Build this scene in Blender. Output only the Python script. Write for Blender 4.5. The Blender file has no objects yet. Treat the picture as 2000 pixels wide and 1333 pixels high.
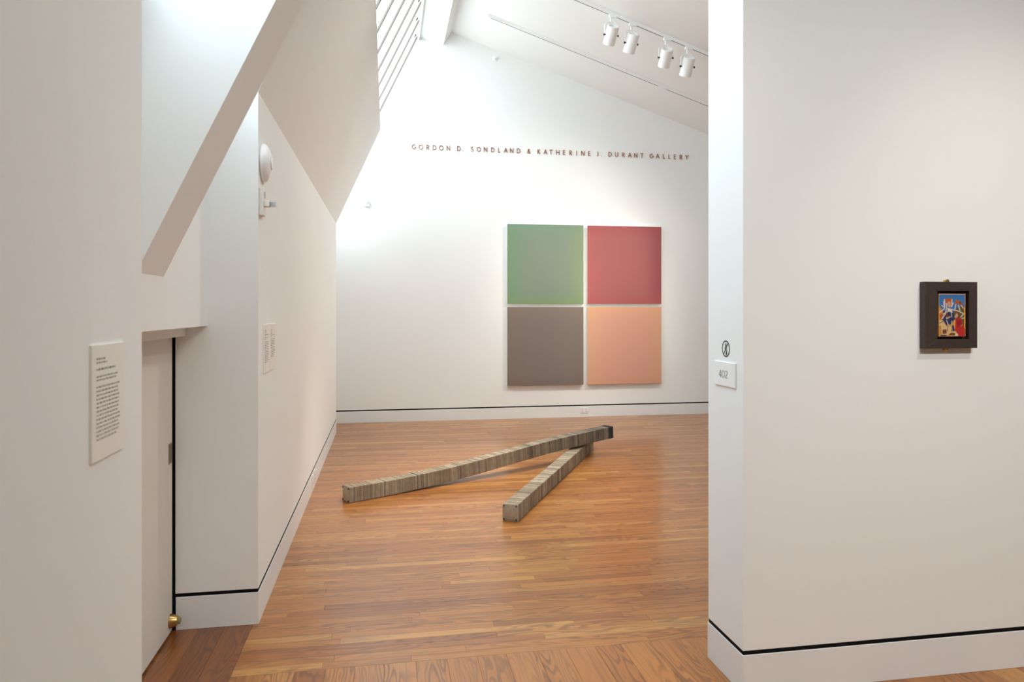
import bpy, math, random
from mathutils import Vector, Matrix

random.seed(7)
scene = bpy.context.scene
COL = scene.collection

# ------------------------------------------------------------------ camera
F_PX, HORIZON, CAM_H = 1400.0, 604.0, 1.6
YAW = math.atan2(245.0, F_PX)
CY, SY = math.cos(YAW), math.sin(YAW)
cam_data = bpy.data.cameras.new('camera')
cam_data.sensor_width = 36.0
cam_data.lens = 36.0 * F_PX / 2000.0
cam_data.shift_y = -(666.5 - HORIZON) / 2000.0
cam_data.clip_start = 0.05
cam_data.dof.use_dof = True
cam_data.dof.focus_distance = 7.0
cam_data.dof.aperture_fstop = 4.5
cam = bpy.data.objects.new('camera', cam_data)
cam.location = (0, 0, CAM_H)
cam.rotation_euler = (math.pi / 2, 0, -YAW)
COL.objects.link(cam)
scene.camera = cam

# ------------------------------------------------------------------ sky, lights, exposure
SKY_STRENGTH = 9.2
world = bpy.data.worlds.new('sky')
scene.world = world
world.use_nodes = True
bgn = world.node_tree.nodes['Background']
bgn.inputs['Color'].default_value = (0.80, 0.91, 1.0, 1)
bgn.inputs['Strength'].default_value = SKY_STRENGTH
# overcast sky: zenith brighter than the horizon, city roofs below it
wn, wl = world.node_tree.nodes, world.node_tree.links
w_tc, w_sep, w_ramp = wn.new('ShaderNodeTexCoord'), wn.new('ShaderNodeSeparateXYZ'), wn.new('ShaderNodeValToRGB')
w_map = wn.new('ShaderNodeMapRange'); w_map.inputs[1].default_value = -1.0; w_map.inputs[2].default_value = 1.0
wl.new(w_tc.outputs['Generated'], w_sep.inputs[0]); wl.new(w_sep.outputs['Z'], w_map.inputs[0]); wl.new(w_map.outputs[0], w_ramp.inputs['Fac'])
we = w_ramp.color_ramp.elements
we[0].position, we[0].color = 0.46, (0.50, 0.52, 0.53, 1)
we[1].position, we[1].color = 1.0, (0.78, 0.90, 1.0, 1)
e_ = we.new(0.52); e_.color = (0.58, 0.65, 0.70, 1)
wl.new(w_ramp.outputs[0], bgn.inputs['Color'])

# key planes of the rooms (metres)
XL = -0.642            # left walls
YR, YE = 3.806, 9.51   # left wall runs between these
YN = 2.05              # near left wall ends here
YF = 10.285            # far wall
PX, PY0, PY1 = 1.456, 2.762, 3.087   # partition end and its two faces
XH = -0.885            # face above the niche door
XW = 8.0               # right end of the building
YB = -4.0              # wall behind the camera
SK_M, SK_X, SK_Z = 2.06, 0.445, 5.479  # skylight slope (inner edge of its mullions)
def sky_z(x): return SK_Z + SK_M * (x - SK_X)
CE_M, CE_X, CE_Z = -0.3323, 0.919, 5.576
def ceil_z(x): return CE_Z + CE_M * (x - CE_X)
SU = Vector((1, 0, SK_M)).normalized()       # up the skylight slope
SN = Vector((-SK_M, 0, 1)).normalized()      # outwards

def portal(x0, x1, y0, y1):
    L = bpy.data.lights.new('skylight_portal', 'AREA')
    L.shape = 'RECTANGLE'
    L.size = (x1 - x0) * math.hypot(1, SK_M)
    L.size_y = y1 - y0
    L.cycles.is_portal = True
    o = bpy.data.objects.new('skylight_portal', L)
    c = Vector(((x0 + x1) / 2, (y0 + y1) / 2, sky_z((x0 + x1) / 2))) - SN * 0.02
    m = Matrix((SU, Vector((0, 1, 0)), SU.cross(Vector((0, 1, 0))))).transposed()
    if (m @ Vector((0, 0, -1))).dot(SN) > 0:
        m = Matrix((-SU, Vector((0, 1, 0)), (-SU).cross(Vector((0, 1, 0))))).transposed()
    o.matrix_world = Matrix.Translation(c) @ m.to_4x4()
    COL.objects.link(o)
portal(-0.25, SK_X, YN, YF)
portal(XH, -0.25, YN, YR)
portal(XH, -0.25, YE, YF)

def spot(name, loc, target, watts, angle, blend=0.6, col=(1.0, 0.90, 0.76), r=0.05):
    L = bpy.data.lights.new(name, 'SPOT')
    L.energy = watts; L.spot_size = math.radians(angle); L.spot_blend = blend
    L.color = col; L.shadow_soft_size = r
    o = bpy.data.objects.new(name, L)
    o.location = loc
    d = Vector(target) - Vector(loc)
    o.rotation_euler = d.to_track_quat('-Z', 'Y').to_euler()
    COL.objects.link(o)
    return o
# unseen ceiling spots without fixtures; those marked fill are added to brighten
spot('track_lamp_painting', (3.05, 0.55, 4.70), (2.60, 2.73, 1.25), 150, 40, 1.0)
for x in (1.6, 2.7, 3.8, 5.0):   # fill: washers added to brighten the right wall of the near gallery
    spot('unseen_wall_washer', (x, -1.5, 4.7), (x + 0.2, 2.76, 0.7), 270, 66, 1.0, (1.0, 0.98, 0.95))
for y, ty, w_ in ((0.6, 1.9, 150), (0.0, 0.9, 70)):   # fill: two spots added to lift the near left wall
    spot('unseen_wall_washer', (3.2, y, 4.75), (XL, ty, 0.9), w_, 62, 1.0, (1.0, 0.97, 0.91))
spot('track_lamp_sculpture', (1.9, 7.95, 5.15), (0.75, 6.7, 0.0), 380, 42, 0.9)
spot('track_lamp_sculpture', (1.1, 7.4, 5.3), (1.0, 6.1, 0.0), 360, 44, 0.9)

for x, tx, tz in ((4.4, -0.2, 0.6), (4.9, 1.0, 0.5), (5.3, 4.4, 1.0)):   # fill: added to lift the far wall, set out of view behind the partition
    spot('unseen_wall_washer', (x, 7.9, 4.15), (tx, YF, tz), 145, 95, 1.0, (1.0, 0.94, 0.85))
for y, ty in ((5.6, 5.0), (6.9, 7.6)):   # left wall
    spot('unseen_wall_washer', (2.3, y, 5.0), (XL, ty, 1.0), 120, 80, 1.0, (1.0, 0.93, 0.83))
spot('niche_fill_light', (2.3, 0.4, 4.8), (-0.9, 3.8, 0.7), 90, 44, 1.0, (1.0, 0.93, 0.82))  # fill: warm spot added to brighten the niche return
scene.view_settings.view_transform = 'Standard'
scene.view_settings.look = 'None'
scene.view_settings.exposure = 0.24
scene.view_settings.gamma = 1.0
scene.view_settings.use_curve_mapping = False
scene.cycles.max_bounces = 14
scene.cycles.diffuse_bounces = 10
scene.cycles.glossy_bounces = 4
scene.cycles.transparent_max_bounces = 12
scene.cycles.sample_clamp_indirect = 8.0

# ------------------------------------------------------------------ materials
def srgb(r, g, b):
    f = lambda v: (v / 255 / 12.92) if v / 255 <= 0.04045 else ((v / 255 + 0.055) / 1.055) ** 2.4
    return (f(r), f(g), f(b), 1)

def mat(name, col, rough=0.6, metal=0.0, spec=0.5, noise=0.0, nscale=3.0, bump=0.0, bscale=200.0):
    m = bpy.data.materials.new(name); m.use_nodes = True
    nt = m.node_tree; b = nt.nodes['Principled BSDF']
    b.inputs['Base Color'].default_value = col if len(col) == 4 else (*col, 1)
    b.inputs['Roughness'].default_value = rough
    b.inputs['Metallic'].default_value = metal
    b.inputs['Specular IOR Level'].default_value = spec
    if noise or bump:
        g = nt.nodes.new('ShaderNodeNewGeometry')
    if noise:
        n = nt.nodes.new('ShaderNodeTexNoise'); n.inputs['Scale'].default_value = nscale
        n.inputs['Detail'].default_value = 4
        nt.links.new(g.outputs['Position'], n.inputs['Vector'])
        mx = nt.nodes.new('ShaderNodeMix'); mx.data_type = 'RGBA'
        mx.inputs['A'].default_value = tuple(v * (1 - noise) for v in col[:3]) + (1,)
        mx.inputs['B'].default_value = tuple(min(1, v * (1 + noise)) for v in col[:3]) + (1,)
        nt.links.new(n.outputs['Fac'], mx.inputs['Factor'])
        nt.links.new(mx.outputs['Result'], b.inputs['Base Color'])
    if bump:
        n2 = nt.nodes.new('ShaderNodeTexNoise'); n2.inputs['Scale'].default_value = bscale
        nt.links.new(g.outputs['Position'], n2.inputs['Vector'])
        bp = nt.nodes.new('ShaderNodeBump'); bp.inputs['Strength'].default_value = bump
        bp.inputs['Distance'].default_value = 0.002
        nt.links.new(n2.outputs['Fac'], bp.inputs['Height'])
        nt.links.new(bp.outputs['Normal'], b.inputs['Normal'])
    return m

WALL = mat('wall_paint', (0.846, 0.864, 0.858), 0.75, spec=0.25, noise=0.012, nscale=1.6, bump=0.05, bscale=260)
TRIMP = mat('satin_trim_paint', (0.80, 0.818, 0.822), 0.4, spec=0.4, noise=0.015, nscale=5)
BLACK = mat('reveal_black', (0.006, 0.006, 0.007), 0.8, spec=0.1)
DOORP = mat('door_paint', (0.72, 0.69, 0.65), 0.5, spec=0.4)
BRASS = mat('brass', (0.62, 0.42, 0.16), 0.28, 1.0)
PULL = mat('pull_metal', (0.42, 0.38, 0.28), 0.4, 0.8)
WHITE_METAL = mat('white_powder_coat', (0.86, 0.87, 0.87), 0.35)
WHITE_PLASTIC = mat('white_plastic', (0.84, 0.84, 0.84), 0.35)
OFF_PLASTIC = mat('cream_plastic', (0.78, 0.76, 0.71), 0.4)
DARK_PLASTIC = mat('black_plastic', (0.015, 0.015, 0.016), 0.45)
GREY_PLASTIC = mat('grey_slot', (0.25, 0.25, 0.25), 0.6)
BRONZE = mat('bronze_letter', srgb(150, 98, 74), 0.5, 0.2)
CARD = mat('label_card', (0.86, 0.85, 0.80), 0.6)
SIGN = mat('sign_plastic', (0.85, 0.87, 0.88), 0.4)
INK = mat('label_ink', (0.19, 0.185, 0.175), 0.7)
INKB = mat('sign_ink', (0.02, 0.02, 0.025), 0.6)
INKG = mat('sign_ink_grey', (0.17, 0.17, 0.18), 0.6)
ROD = mat('threaded_rod', (0.10, 0.10, 0.105), 0.45, 0.9)
SLAB = mat('subfloor_dark', (0.05, 0.028, 0.015), 0.9)

def glass_mat(name, tint, gloss=0.08):
    m = bpy.data.materials.new(name); m.use_nodes = True
    nt = m.node_tree; nt.nodes.clear()
    o = nt.nodes.new('ShaderNodeOutputMaterial'); t = nt.nodes.new('ShaderNodeBsdfTransparent')
    g = nt.nodes.new('ShaderNodeBsdfGlossy'); x = nt.nodes.new('ShaderNodeMixShader')
    t.inputs['Color'].default_value = tint; g.inputs['Roughness'].default_value = 0.05
    x.inputs['Fac'].default_value = gloss
    nt.links.new(t.outputs[0], x.inputs[1]); nt.links.new(g.outputs[0], x.inputs[2])
    nt.links.new(x.outputs[0], o.inputs['Surface'])
    return m
PANE = glass_mat('skylight_glass', (0.95, 0.97, 0.97, 1))
LENS = glass_mat('clear_lens', (0.90, 0.91, 0.93, 1), 0.25)

def emit_mat(name, col, s):
    m = bpy.data.materials.new(name); m.use_nodes = True
    b = m.node_tree.nodes['Principled BSDF']
    b.inputs['Base Color'].default_value = (0.8, 0.8, 0.8, 1)
    b.inputs['Emission Color'].default_value = (*col, 1)
    b.inputs['Emission Strength'].default_value = s
    return m
LAMP = emit_mat('lamp_face', (1.0, 0.84, 0.62), 6.0)

def ramp(nt, stops, fac):
    r = nt.nodes.new('ShaderNodeValToRGB'); e = r.color_ramp.elements
    e[0].position, e[0].color = stops[0]; e[1].position, e[1].color = stops[-1]
    for p, c in stops[1:-1]:
        k = e.new(p); k.color = c
    nt.links.new(fac, r.inputs['Fac'])
    return r

def oak(name, along):
    """oak strip flooring: per-board tone, cathedral growth rings, pores, satin lacquer"""
    m = bpy.data.materials.new(name); m.use_nodes = True
    nt = m.node_tree; N, L = nt.nodes, nt.links
    b = N['Principled BSDF']
    geo = N.new('ShaderNodeNewGeometry'); at = N.new('ShaderNodeAttribute'); at.attribute_name = 'board'
    sep = N.new('ShaderNodeSeparateXYZ'); L.new(geo.outputs['Position'], sep.inputs[0])
    a, c = ('X', 'Y') if along == 'x' else ('Y', 'X')
    def math_(op, x, y=None):
        n = N.new('ShaderNodeMath'); n.operation = op
        for i, v in enumerate((x, y)):
            if v is None: continue
            if isinstance(v, (int, float)): n.inputs[i].default_value = v
            else: L.new(v, n.inputs[i])
        return n.outputs[0]
    def vec(sa, sc, k):
        v = N.new('ShaderNodeCombineXYZ')
        L.new(math_('MULTIPLY', sep.outputs[a], sa), v.inputs[0])
        L.new(math_('MULTIPLY', sep.outputs[c], sc), v.inputs[1])
        L.new(math_('MULTIPLY', at.outputs['Fac'], k), v.inputs[2])
        return v.outputs[0]
    def noise(v, scale, detail, rough=0.5):
        n = N.new('ShaderNodeTexNoise'); n.inputs['Scale'].default_value = scale
        n.inputs['Detail'].default_value = detail; n.inputs['Roughness'].default_value = rough
        L.new(v, n.inputs['Vector']); return n.outputs['Fac']
    rings_n = noise(vec(1.6, 11.0, 173.0), 1.0, 1.5, 0.45)
    rings = math_('FRACT', math_('MULTIPLY', rings_n, 13.0))
    ring_dark = ramp(nt, [(0.0, (1, 1, 1, 1)), (0.22, (0.75, 0.75, 0.75, 1)), (0.45, (0, 0, 0, 1)), (0.86, (0, 0, 0, 1)), (1.0, (0.9, 0.9, 0.9, 1))], rings)
    mask = ramp(nt, [(0.36, (0, 0, 0, 1)), (0.58, (1, 1, 1, 1))], noise(vec(0.9, 5.0, 91.0), 1.0, 1))
    pores = ramp(nt, [(0.52, (0, 0, 0, 1)), (0.72, (1, 1, 1, 1))], noise(vec(9.0, 320.0, 31.0), 1.0, 2))
    streak = ramp(nt, [(0.50, (0, 0, 0, 1)), (0.66, (1, 1, 1, 1))], noise(vec(2.2, 70.0, 57.0), 1.0, 3))
    tone = ramp(nt, [(0.0, srgb(112, 62, 28)), (0.08, srgb(132, 76, 32)), (0.14, srgb(150, 90, 38)), (0.30, srgb(164, 103, 45)), (0.8, srgb(178, 117, 54)), (1.0, srgb(194, 140, 74))], at.outputs['Fac'])
    def mix(fac, A, Bc):
        x = N.new('ShaderNodeMix'); x.data_type = 'RGBA'
        L.new(fac, x.inputs['Factor'])
        L.new(A, x.inputs['A'])
        x.inputs['B'].default_value = Bc
        return x.outputs['Result']
    c1 = mix(math_('MULTIPLY', math_('MULTIPLY', ring_dark.outputs[0], mask.outputs[0]), 0.62), tone.outputs[0], srgb(78, 43, 22))
    c2 = mix(math_('MULTIPLY', streak.outputs[0], 0.34), c1, srgb(96, 55, 28))
    c3 = mix(math_('MULTIPLY', pores.outputs[0], 0.22), c2, srgb(90, 52, 28))
    L.new(c3, b.inputs['Base Color'])
    b.inputs['Roughness'].default_value = 0.30
    b.inputs['Specular IOR Level'].default_value = 0.5
    b.inputs['Coat Weight'].default_value = 0.28
    b.inputs['Coat Roughness'].default_value = 0.16
    bp = N.new('ShaderNodeBump'); bp.inputs['Strength'].default_value = 0.12; bp.inputs['Distance'].default_value = 0.001
    L.new(noise(vec(6.0, 60.0, 11.0), 1.0, 2), bp.inputs['Height'])
    L.new(bp.outputs['Normal'], b.inputs['Normal'])
    return m
OAK_X = oak('oak_across', 'x')
OAK_Y = oak('oak_lengthwise', 'y')

def paper_mat(name, stops):
    m = bpy.data.materials.new(name); m.use_nodes = True
    nt = m.node_tree; b = nt.nodes['Principled BSDF']
    at = nt.nodes.new('ShaderNodeAttribute'); at.attribute_name = 'sheet'
    r = ramp(nt, stops, at.outputs['Fac'])
    g = nt.nodes.new('ShaderNodeNewGeometry'); n = nt.nodes.new('ShaderNodeTexNoise')
    n.inputs['Scale'].default_value = 22; n.inputs['Detail'].default_value = 5
    nt.links.new(g.outputs['Position'], n.inputs['Vector'])
    hsv = nt.nodes.new('ShaderNodeHueSaturation')
    mr = nt.nodes.new('ShaderNodeMapRange'); mr.inputs[3].default_value = 0.72; mr.inputs[4].default_value = 1.28
    nt.links.new(n.outputs['Fac'], mr.inputs[0]); nt.links.new(mr.outputs[0], hsv.inputs['Value'])
    nt.links.new(r.outputs[0], hsv.inputs['Color']); nt.links.new(hsv.outputs[0], b.inputs['Base Color'])
    b.inputs['Roughness'].default_value = 0.85; b.inputs['Specular IOR Level'].default_value = 0.15
    return m
PAPER = paper_mat('newsprint_edges', [(0.0, srgb(48, 50, 56)), (0.2, srgb(92, 92, 94)), (0.42, srgb(146, 132, 114)), (0.7, srgb(186, 174, 152)), (1.0, srgb(214, 206, 188))])
PAPER_END = mat('newsprint_face', srgb(168, 156, 136), 0.85, spec=0.15, noise=0.18, nscale=60)

def canvas_mat(name, centre, left, right, top, bottom, size):
    """colour-field paint: bands of colour rubbed in along the four edges, with a fine weave"""
    m = bpy.data.materials.new(name); m.use_nodes = True
    nt = m.node_tree; N, L = nt.nodes, nt.links; b = N['Principled BSDF']
    tc = N.new('ShaderNodeTexCoord'); sep = N.new('ShaderNodeSeparateXYZ')
    ns = N.new('ShaderNodeTexNoise'); ns.inputs['Scale'].default_value = 2.2; ns.inputs['Detail'].default_value = 3
    L.new(tc.outputs['Generated'], ns.inputs['Vector'])
    L.new(tc.outputs['Generated'], sep.inputs[0])
    cur = None
    def edge(sock, lo, hi, colour, amount, cur):
        mr = N.new('ShaderNodeMapRange'); mr.interpolation_type = 'SMOOTHERSTEP'
        mr.inputs[1].default_value = lo; mr.inputs[2].default_value = hi
        mr.inputs[3].default_value = 1.0; mr.inputs[4].default_value = 0.0
        L.new(sock, mr.inputs[0])
        mu = N.new('ShaderNodeMath'); mu.operation = 'MULTIPLY'; L.new(mr.outputs[0], mu.inputs[0])
        mm = N.new('ShaderNodeMath'); mm.operation = 'MULTIPLY_ADD'; L.new(ns.outputs['Fac'], mm.inputs[0])
        mm.inputs[1].default_value = amount * 0.7; mm.inputs[2].default_value = amount * 0.65
        L.new(mm.outputs[0], mu.inputs[1])
        x = N.new('ShaderNodeMix'); x.data_type = 'RGBA'; L.new(mu.outputs[0], x.inputs['Factor'])
        if cur is None: x.inputs['A'].default_value = centre
        else: L.new(cur, x.inputs['A'])
        x.inputs['B'].default_value = colour
        return x.outputs['Result']
    for sock, lo, hi, (colour, amount) in ((sep.outputs['X'], 0.0, 0.32, left), (sep.outputs['X'], 1.0, 0.70, right),
                                         (sep.outputs['Z'], 1.0, 0.80, top), (sep.outputs['Z'], 0.0, 0.16, bottom)):
        cur = edge(sock, lo, hi, colour, amount, cur)
    L.new(cur, b.inputs['Base Color'])
    b.inputs['Roughness'].default_value = 0.7; b.inputs['Specular IOR Level'].default_value = 0.2
    return m

# ------------------------------------------------------------------ mesh helpers
class MB:
    def __init__(s): s.v, s.f, s.m, s.a = [], [], [], []
    def add(s, verts, faces, mi=0, att=0.0):
        o = len(s.v); s.v += [tuple(p) for p in verts]
        for f in faces:
            s.f.append(tuple(i + o for i in f)); s.m.append(mi); s.a.append(att)
        return s
    def box(s, x0, x1, y0, y1, z0, z1, mi=0, att=0.0):
        v = [(x, y, z) for z in (z0, z1) for y in (y0, y1) for x in (x0, x1)]
        return s.add(v, [(0, 2, 3, 1), (4, 5, 7, 6), (0, 1, 5, 4), (2, 6, 7, 3), (0, 4, 6, 2), (1, 3, 7, 5)], mi, att)
    def prism(s, prof, y0, y1, mi=0):
        """XZ profile extruded along Y"""
        n = len(prof)
        ar = sum(prof[i][0] * prof[(i + 1) % n][1] - prof[(i + 1) % n][0] * prof[i][1] for i in range(n))
        if ar < 0: prof = prof[::-1]
        v = [(x, y0, z) for x, z in prof] + [(x, y1, z) for x, z in prof]
        f = [tuple(range(n)), tuple(range(2 * n - 1, n - 1, -1))]
        f += [(i, i + n, (i + 1) % n + n, (i + 1) % n) for i in range(n)]
        return s.add(v, f, mi)
    def tube(s, p0, p1, r0, r1=None, n=20, mi=0, caps=True):
        r1 = r0 if r1 is None else r1
        p0, p1 = Vector(p0), Vector(p1); d = (p1 - p0).normalized()
        a = d.orthogonal().normalized(); b = d.cross(a)
        v = []
        for p, r in ((p0, r0), (p1, r1)):
            v += [p + (a * math.cos(t) + b * math.sin(t)) * r for t in (2 * math.pi * k / n for k in range(n))]
        f = [(k, (k + 1) % n, (k + 1) % n + n, k + n) for k in range(n)]
        if caps: f += [tuple(range(n - 1, -1, -1)), tuple(range(n, 2 * n))]
        return s.add(v, f, mi)
    def lathe(s, prof, origin, axis, n=28, mi=0):
        """prof = [(radius, height along axis)]"""
        o = Vector(origin); d = Vector(axis).normalized(); a = d.orthogonal().normalized(); b = d.cross(a)
        v, f = [], []
        for r, h in prof:
            v += [o + d * h + (a * math.cos(t) + b * math.sin(t)) * max(r, 1e-5) for t in (2 * math.pi * k / n for k in range(n))]
        for i in range(len(prof) - 1):
            f += [(i * n + k, i * n + (k + 1) % n, (i + 1) * n + (k + 1) % n, (i + 1) * n + k) for k in range(n)]
        return s.add(v, f, mi)
    def build(s, name, mats, parent=None, smooth=False, attr=None):
        me = bpy.data.meshes.new(name); me.from_pydata(s.v, [], s.f)
        for m in (mats if isinstance(mats, (list, tuple)) else [mats]): me.materials.append(m)
        if len(me.materials) > 1: me.polygons.foreach_set('material_index', s.m)
        if attr:
            at = me.attributes.new(attr, 'FLOAT', 'FACE'); at.data.foreach_set('value', s.a)
        if smooth:
            me.polygons.foreach_set('use_smooth', [True] * len(me.polygons))
            me.set_sharp_from_angle(angle=math.radians(35))
        me.update()
        o = bpy.data.objects.new(name, me); COL.objects.link(o)
        if parent: o.parent = parent
        return o

def bevel(o, w, seg=2):
    b = o.modifiers.new('bevel', 'BEVEL'); b.width = w; b.segments = seg; b.limit_method = 'ANGLE'
    return o
def tag(o, label, cat=None, group=None, kind=None):
    o['label'] = label
    if cat: o['category'] = cat
    if group: o['group'] = group
    if kind: o['kind'] = kind
    return o
def structure(o, label): o['kind'] = 'structure'; o['label'] = label; return o
def empty(name, loc=(0, 0, 0)):
    o = bpy.data.objects.new(name, None); o.location = loc; o.empty_display_size = 0.1; COL.objects.link(o); return o
def local(child, root):
    """child mesh was built in world coordinates: keep it there under an Empty placed at root"""
    child.parent = root; child.matrix_parent_inverse = Matrix.Translation(root.location).inverted(); return child

# pixel of the photograph -> point on a known plane
def ray(px, py):
    l = (px - 1000) / F_PX
    return Vector((l * CY + SY, -l * SY + CY, (HORIZON - py) / F_PX))
def on(px, py, ax, v):
    r = ray(px, py); o = Vector((0, 0, CAM_H)); t = (v - o[ax]) / r[ax]; return o + r * t
def at_depth(px, py, d):
    return Vector((0, 0, CAM_H)) + ray(px, py) * d
def project(x, y, z):
    lat, d = x * CY - y * SY, x * SY + y * CY
    return 1000 + F_PX * lat / d, HORIZON - F_PX * (z - CAM_H) / d, d

# ------------------------------------------------------------------ floor
BASE, GAP = 0.163, 0.018
fl = structure(MB().box(-1.5, XW + 0.2, YB - 0.2, YF + 0.2, -0.12, -0.012).build('floor', SLAB), 'honey brown oak strip floor with satin lacquer')
def plank(mb, x0, x1, y0, y1, att):
    g, c, d = 0.0003, 0.0009, 0.0009
    x0 += g; x1 -= g; y0 += g; y1 -= g
    z = random.uniform(-0.0002, 0.0)
    v = [(x0, y0, -0.012), (x1, y0, -0.012), (x1, y1, -0.012), (x0, y1, -0.012),
         (x0, y0, z - d), (x1, y0, z - d), (x1, y1, z - d), (x0, y1, z - d),
         (x0 + c, y0 + c, z), (x1 - c, y0 + c, z), (x1 - c, y1 - c, z), (x0 + c, y1 - c, z)]
    f = [(8, 9, 10, 11)]
    for a in (0, 4):
        f += [(a + k, a + (k + 1) % 4, a + 4 + (k + 1) % 4, a + 4 + k) for k in range(4)]
    mb.add(v, f, 0, att)
cand = []
y = 3.28
W = 0.0585
while y < YF - 0.005:
    x = -0.668 - random.uniform(0, 0.9); first = True
    y1 = min(y + W, YF + 0.01)
    while x < XW:
        x1 = min(x + random.choice((0.45, 0.7, 0.9, 1.1, 1.3, 1.6)) * random.uniform(0.85, 1.15), XW)
        xa = max(x, -0.668)
        if x1 > xa + 0.05: cand.append((xa, x1, y, y1, 'x'))
        x = x1
    y = y1
if True:   # alcove floor left of the wall line at the far end
    y = YE
    while y < YF:
        cand.append((-0.9, -0.668, y, min(y + W, YF), 'x')); y += W
for x0, x1 in ((-1.06, -0.925), (-0.925, -0.80), (-0.80, -0.668)):   # border boards in front of the niche door
    cand.append((x0, x1, YN, YN + 0.35, 'y')); cand.append((x0, x1, YN + 0.35, YR, 'y'))
x = -0.668
while x < XW:
    x1 = min(x + random.uniform(0.125, 0.15), XW); yy = 3.28; 
    while yy > YB:
        y0 = max(yy - random.uniform(0.9, 2.6), YB); cand.append((x, x1, y0, yy, 'y')); yy = y0
    x = x1
def area_seen(c):
    x0, x1, y0, y1, d = c
    best = 0
    # clip the board to what the lens and the opening in the partition let through
    pts = []
    for i in range(9):
        for j in range(5):
            X = x0 + (x1 - x0) * i / 8; Y = y0 + (y1 - y0) * j / 4
            if X * SY + Y * CY < 0.3: continue
            px, py, dd = project(X, Y, 0)
            if -5 < px < 2005 and py < 1338 and (px < 1386 or (Y < PY0)): pts.append(dd)
    if not pts: return 0
    return (x1 - x0) * (y1 - y0) * len(pts) / 45 / min(pts) ** 3
scored = sorted(((area_seen(c), i) for i, c in enumerate(cand)), reverse=True)
single = {i for s, i in scored[:295] if s > 0}
rest = {'x': MB(), 'y': MB()}
for i, c in enumerate(cand):
    att = 0.14 + 0.86 * random.random()
    if c[4] == 'y' and c[0] < -0.7: att = (0.05, 0.11, 0.08)[i % 3]
    if i in single:
        mb = MB(); plank(mb, *c[:4], att)
        mb.build('plank', OAK_X if c[4] == 'x' else OAK_Y, fl, attr='board')
    else:
        plank(rest[c[4]], *c[:4], att)
for k, mtl in (('x', OAK_X), ('y', OAK_Y)):
    o = rest[k].build('plank_field', mtl, fl, attr='board'); o['kind'] = 'stuff'

# ------------------------------------------------------------------ walls and ceiling
Z0 = BASE + GAP
top_in = (-0.079, 3.945)
t_out = Vector((top_in[0], 0, top_in[1])) + SN * ((sky_z(top_in[0]) - top_in[1]) * (1 / math.hypot(1, SK_M)))
left_prof = [(-1.3, Z0), (XL, Z0), (XL, 2.703), top_in, (t_out.x, t_out.z), (-1.3, sky_z(-1.3))]
structure(MB().prism(left_prof, YR, YE).build('wall_left', WALL), 'white left wall of the bright gallery leaning out to the skylight')
near_prof = [(-1.3, Z0), (XL, Z0), (XL, 2.703), (SK_X, 2.703 + 2.2 * (SK_X - XL)), (SK_X + 0.05, SK_Z), (SK_X, SK_Z + 0.5), (-1.3, sky_z(-1.3) + 0.4)]
structure(MB().prism(near_prof, YB, YN).build('wall_near_left', WALL), 'plain white wall at the left edge carrying one text label')
# wall above the niche door and the wall at the back of the far alcove
structure(MB().prism([(-1.3, 1.516), (XH, 1.516), (XH, sky_z(XH)), (-1.3, sky_z(-1.3))], YN, YR).build('wall_niche', WALL), 'white wall panel above the narrow door in the niche')
structure(MB().prism([(-1.3, 0), (XH, 0), (XH, sky_z(XH)), (-1.3, sky_z(-1.3))], YE, YF).build('wall_alcove', WALL), 'white wall closing the alcove past the left wall')
# sloping rib in line with the partition
structure(MB().prism([(XH, 1.73), (0.80, 1.73 + 2.105 * (0.80 - XH)), (0.80, 5.38), (SK_X, SK_Z), (XH, sky_z(XH))], PY0, PY1).build('trim_1', WALL), 'sloping white rib rising over the niche')
structure(MB().prism([(-1.35, Z0), (XW, Z0), (XW, ceil_z(XW)), (CE_X, CE_Z), (0.802, 5.385), (SK_X, SK_Z), (SK_X - 0.15, SK_Z + 0.1), (-1.35, sky_z(-1.35) + 0.42)], YF, YF + 0.2).build('wall_far', WALL), 'tall white gable wall with raised lettering and four canvases')
structure(MB().prism([(PX, Z0), (XW, Z0), (XW, ceil_z(XW)), (PX, ceil_z(PX))], PY0, PY1).build('wall_right', WALL), 'white partition wall on the right with the small framed painting')
structure(MB().box(XW, XW + 0.2, YB - 0.2, YF + 0.2, 0, 6.2).build('wall_end', WALL), 'white end wall beyond the partition')
structure(MB().box(-1.5, XW, YB - 0.2, YB, 0, 6.4).build('wall_back', WALL), 'white wall behind the camera')
structure(MB().prism([(CE_X - 0.05, ceil_z(CE_X - 0.05)), (XW, ceil_z(XW)), (XW, ceil_z(XW) + 0.2), (CE_X - 0.05, ceil_z(CE_X - 0.05) + 0.3)], YB, YF + 0.2).build('ceiling', WALL), 'white ceiling sloping down to the right')
structure(MB().prism([(SK_X + 0.035, SK_Z - 0.008), (0.802, 5.385), (CE_X, CE_Z), (CE_X, 5.9), (SK_X - 0.1, 5.9), (SK_X - 0.1, SK_Z + 0.12)], YB, YF + 0.2).build('trim_2', WALL), 'white boxed ridge beam beside the skylight')

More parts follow.
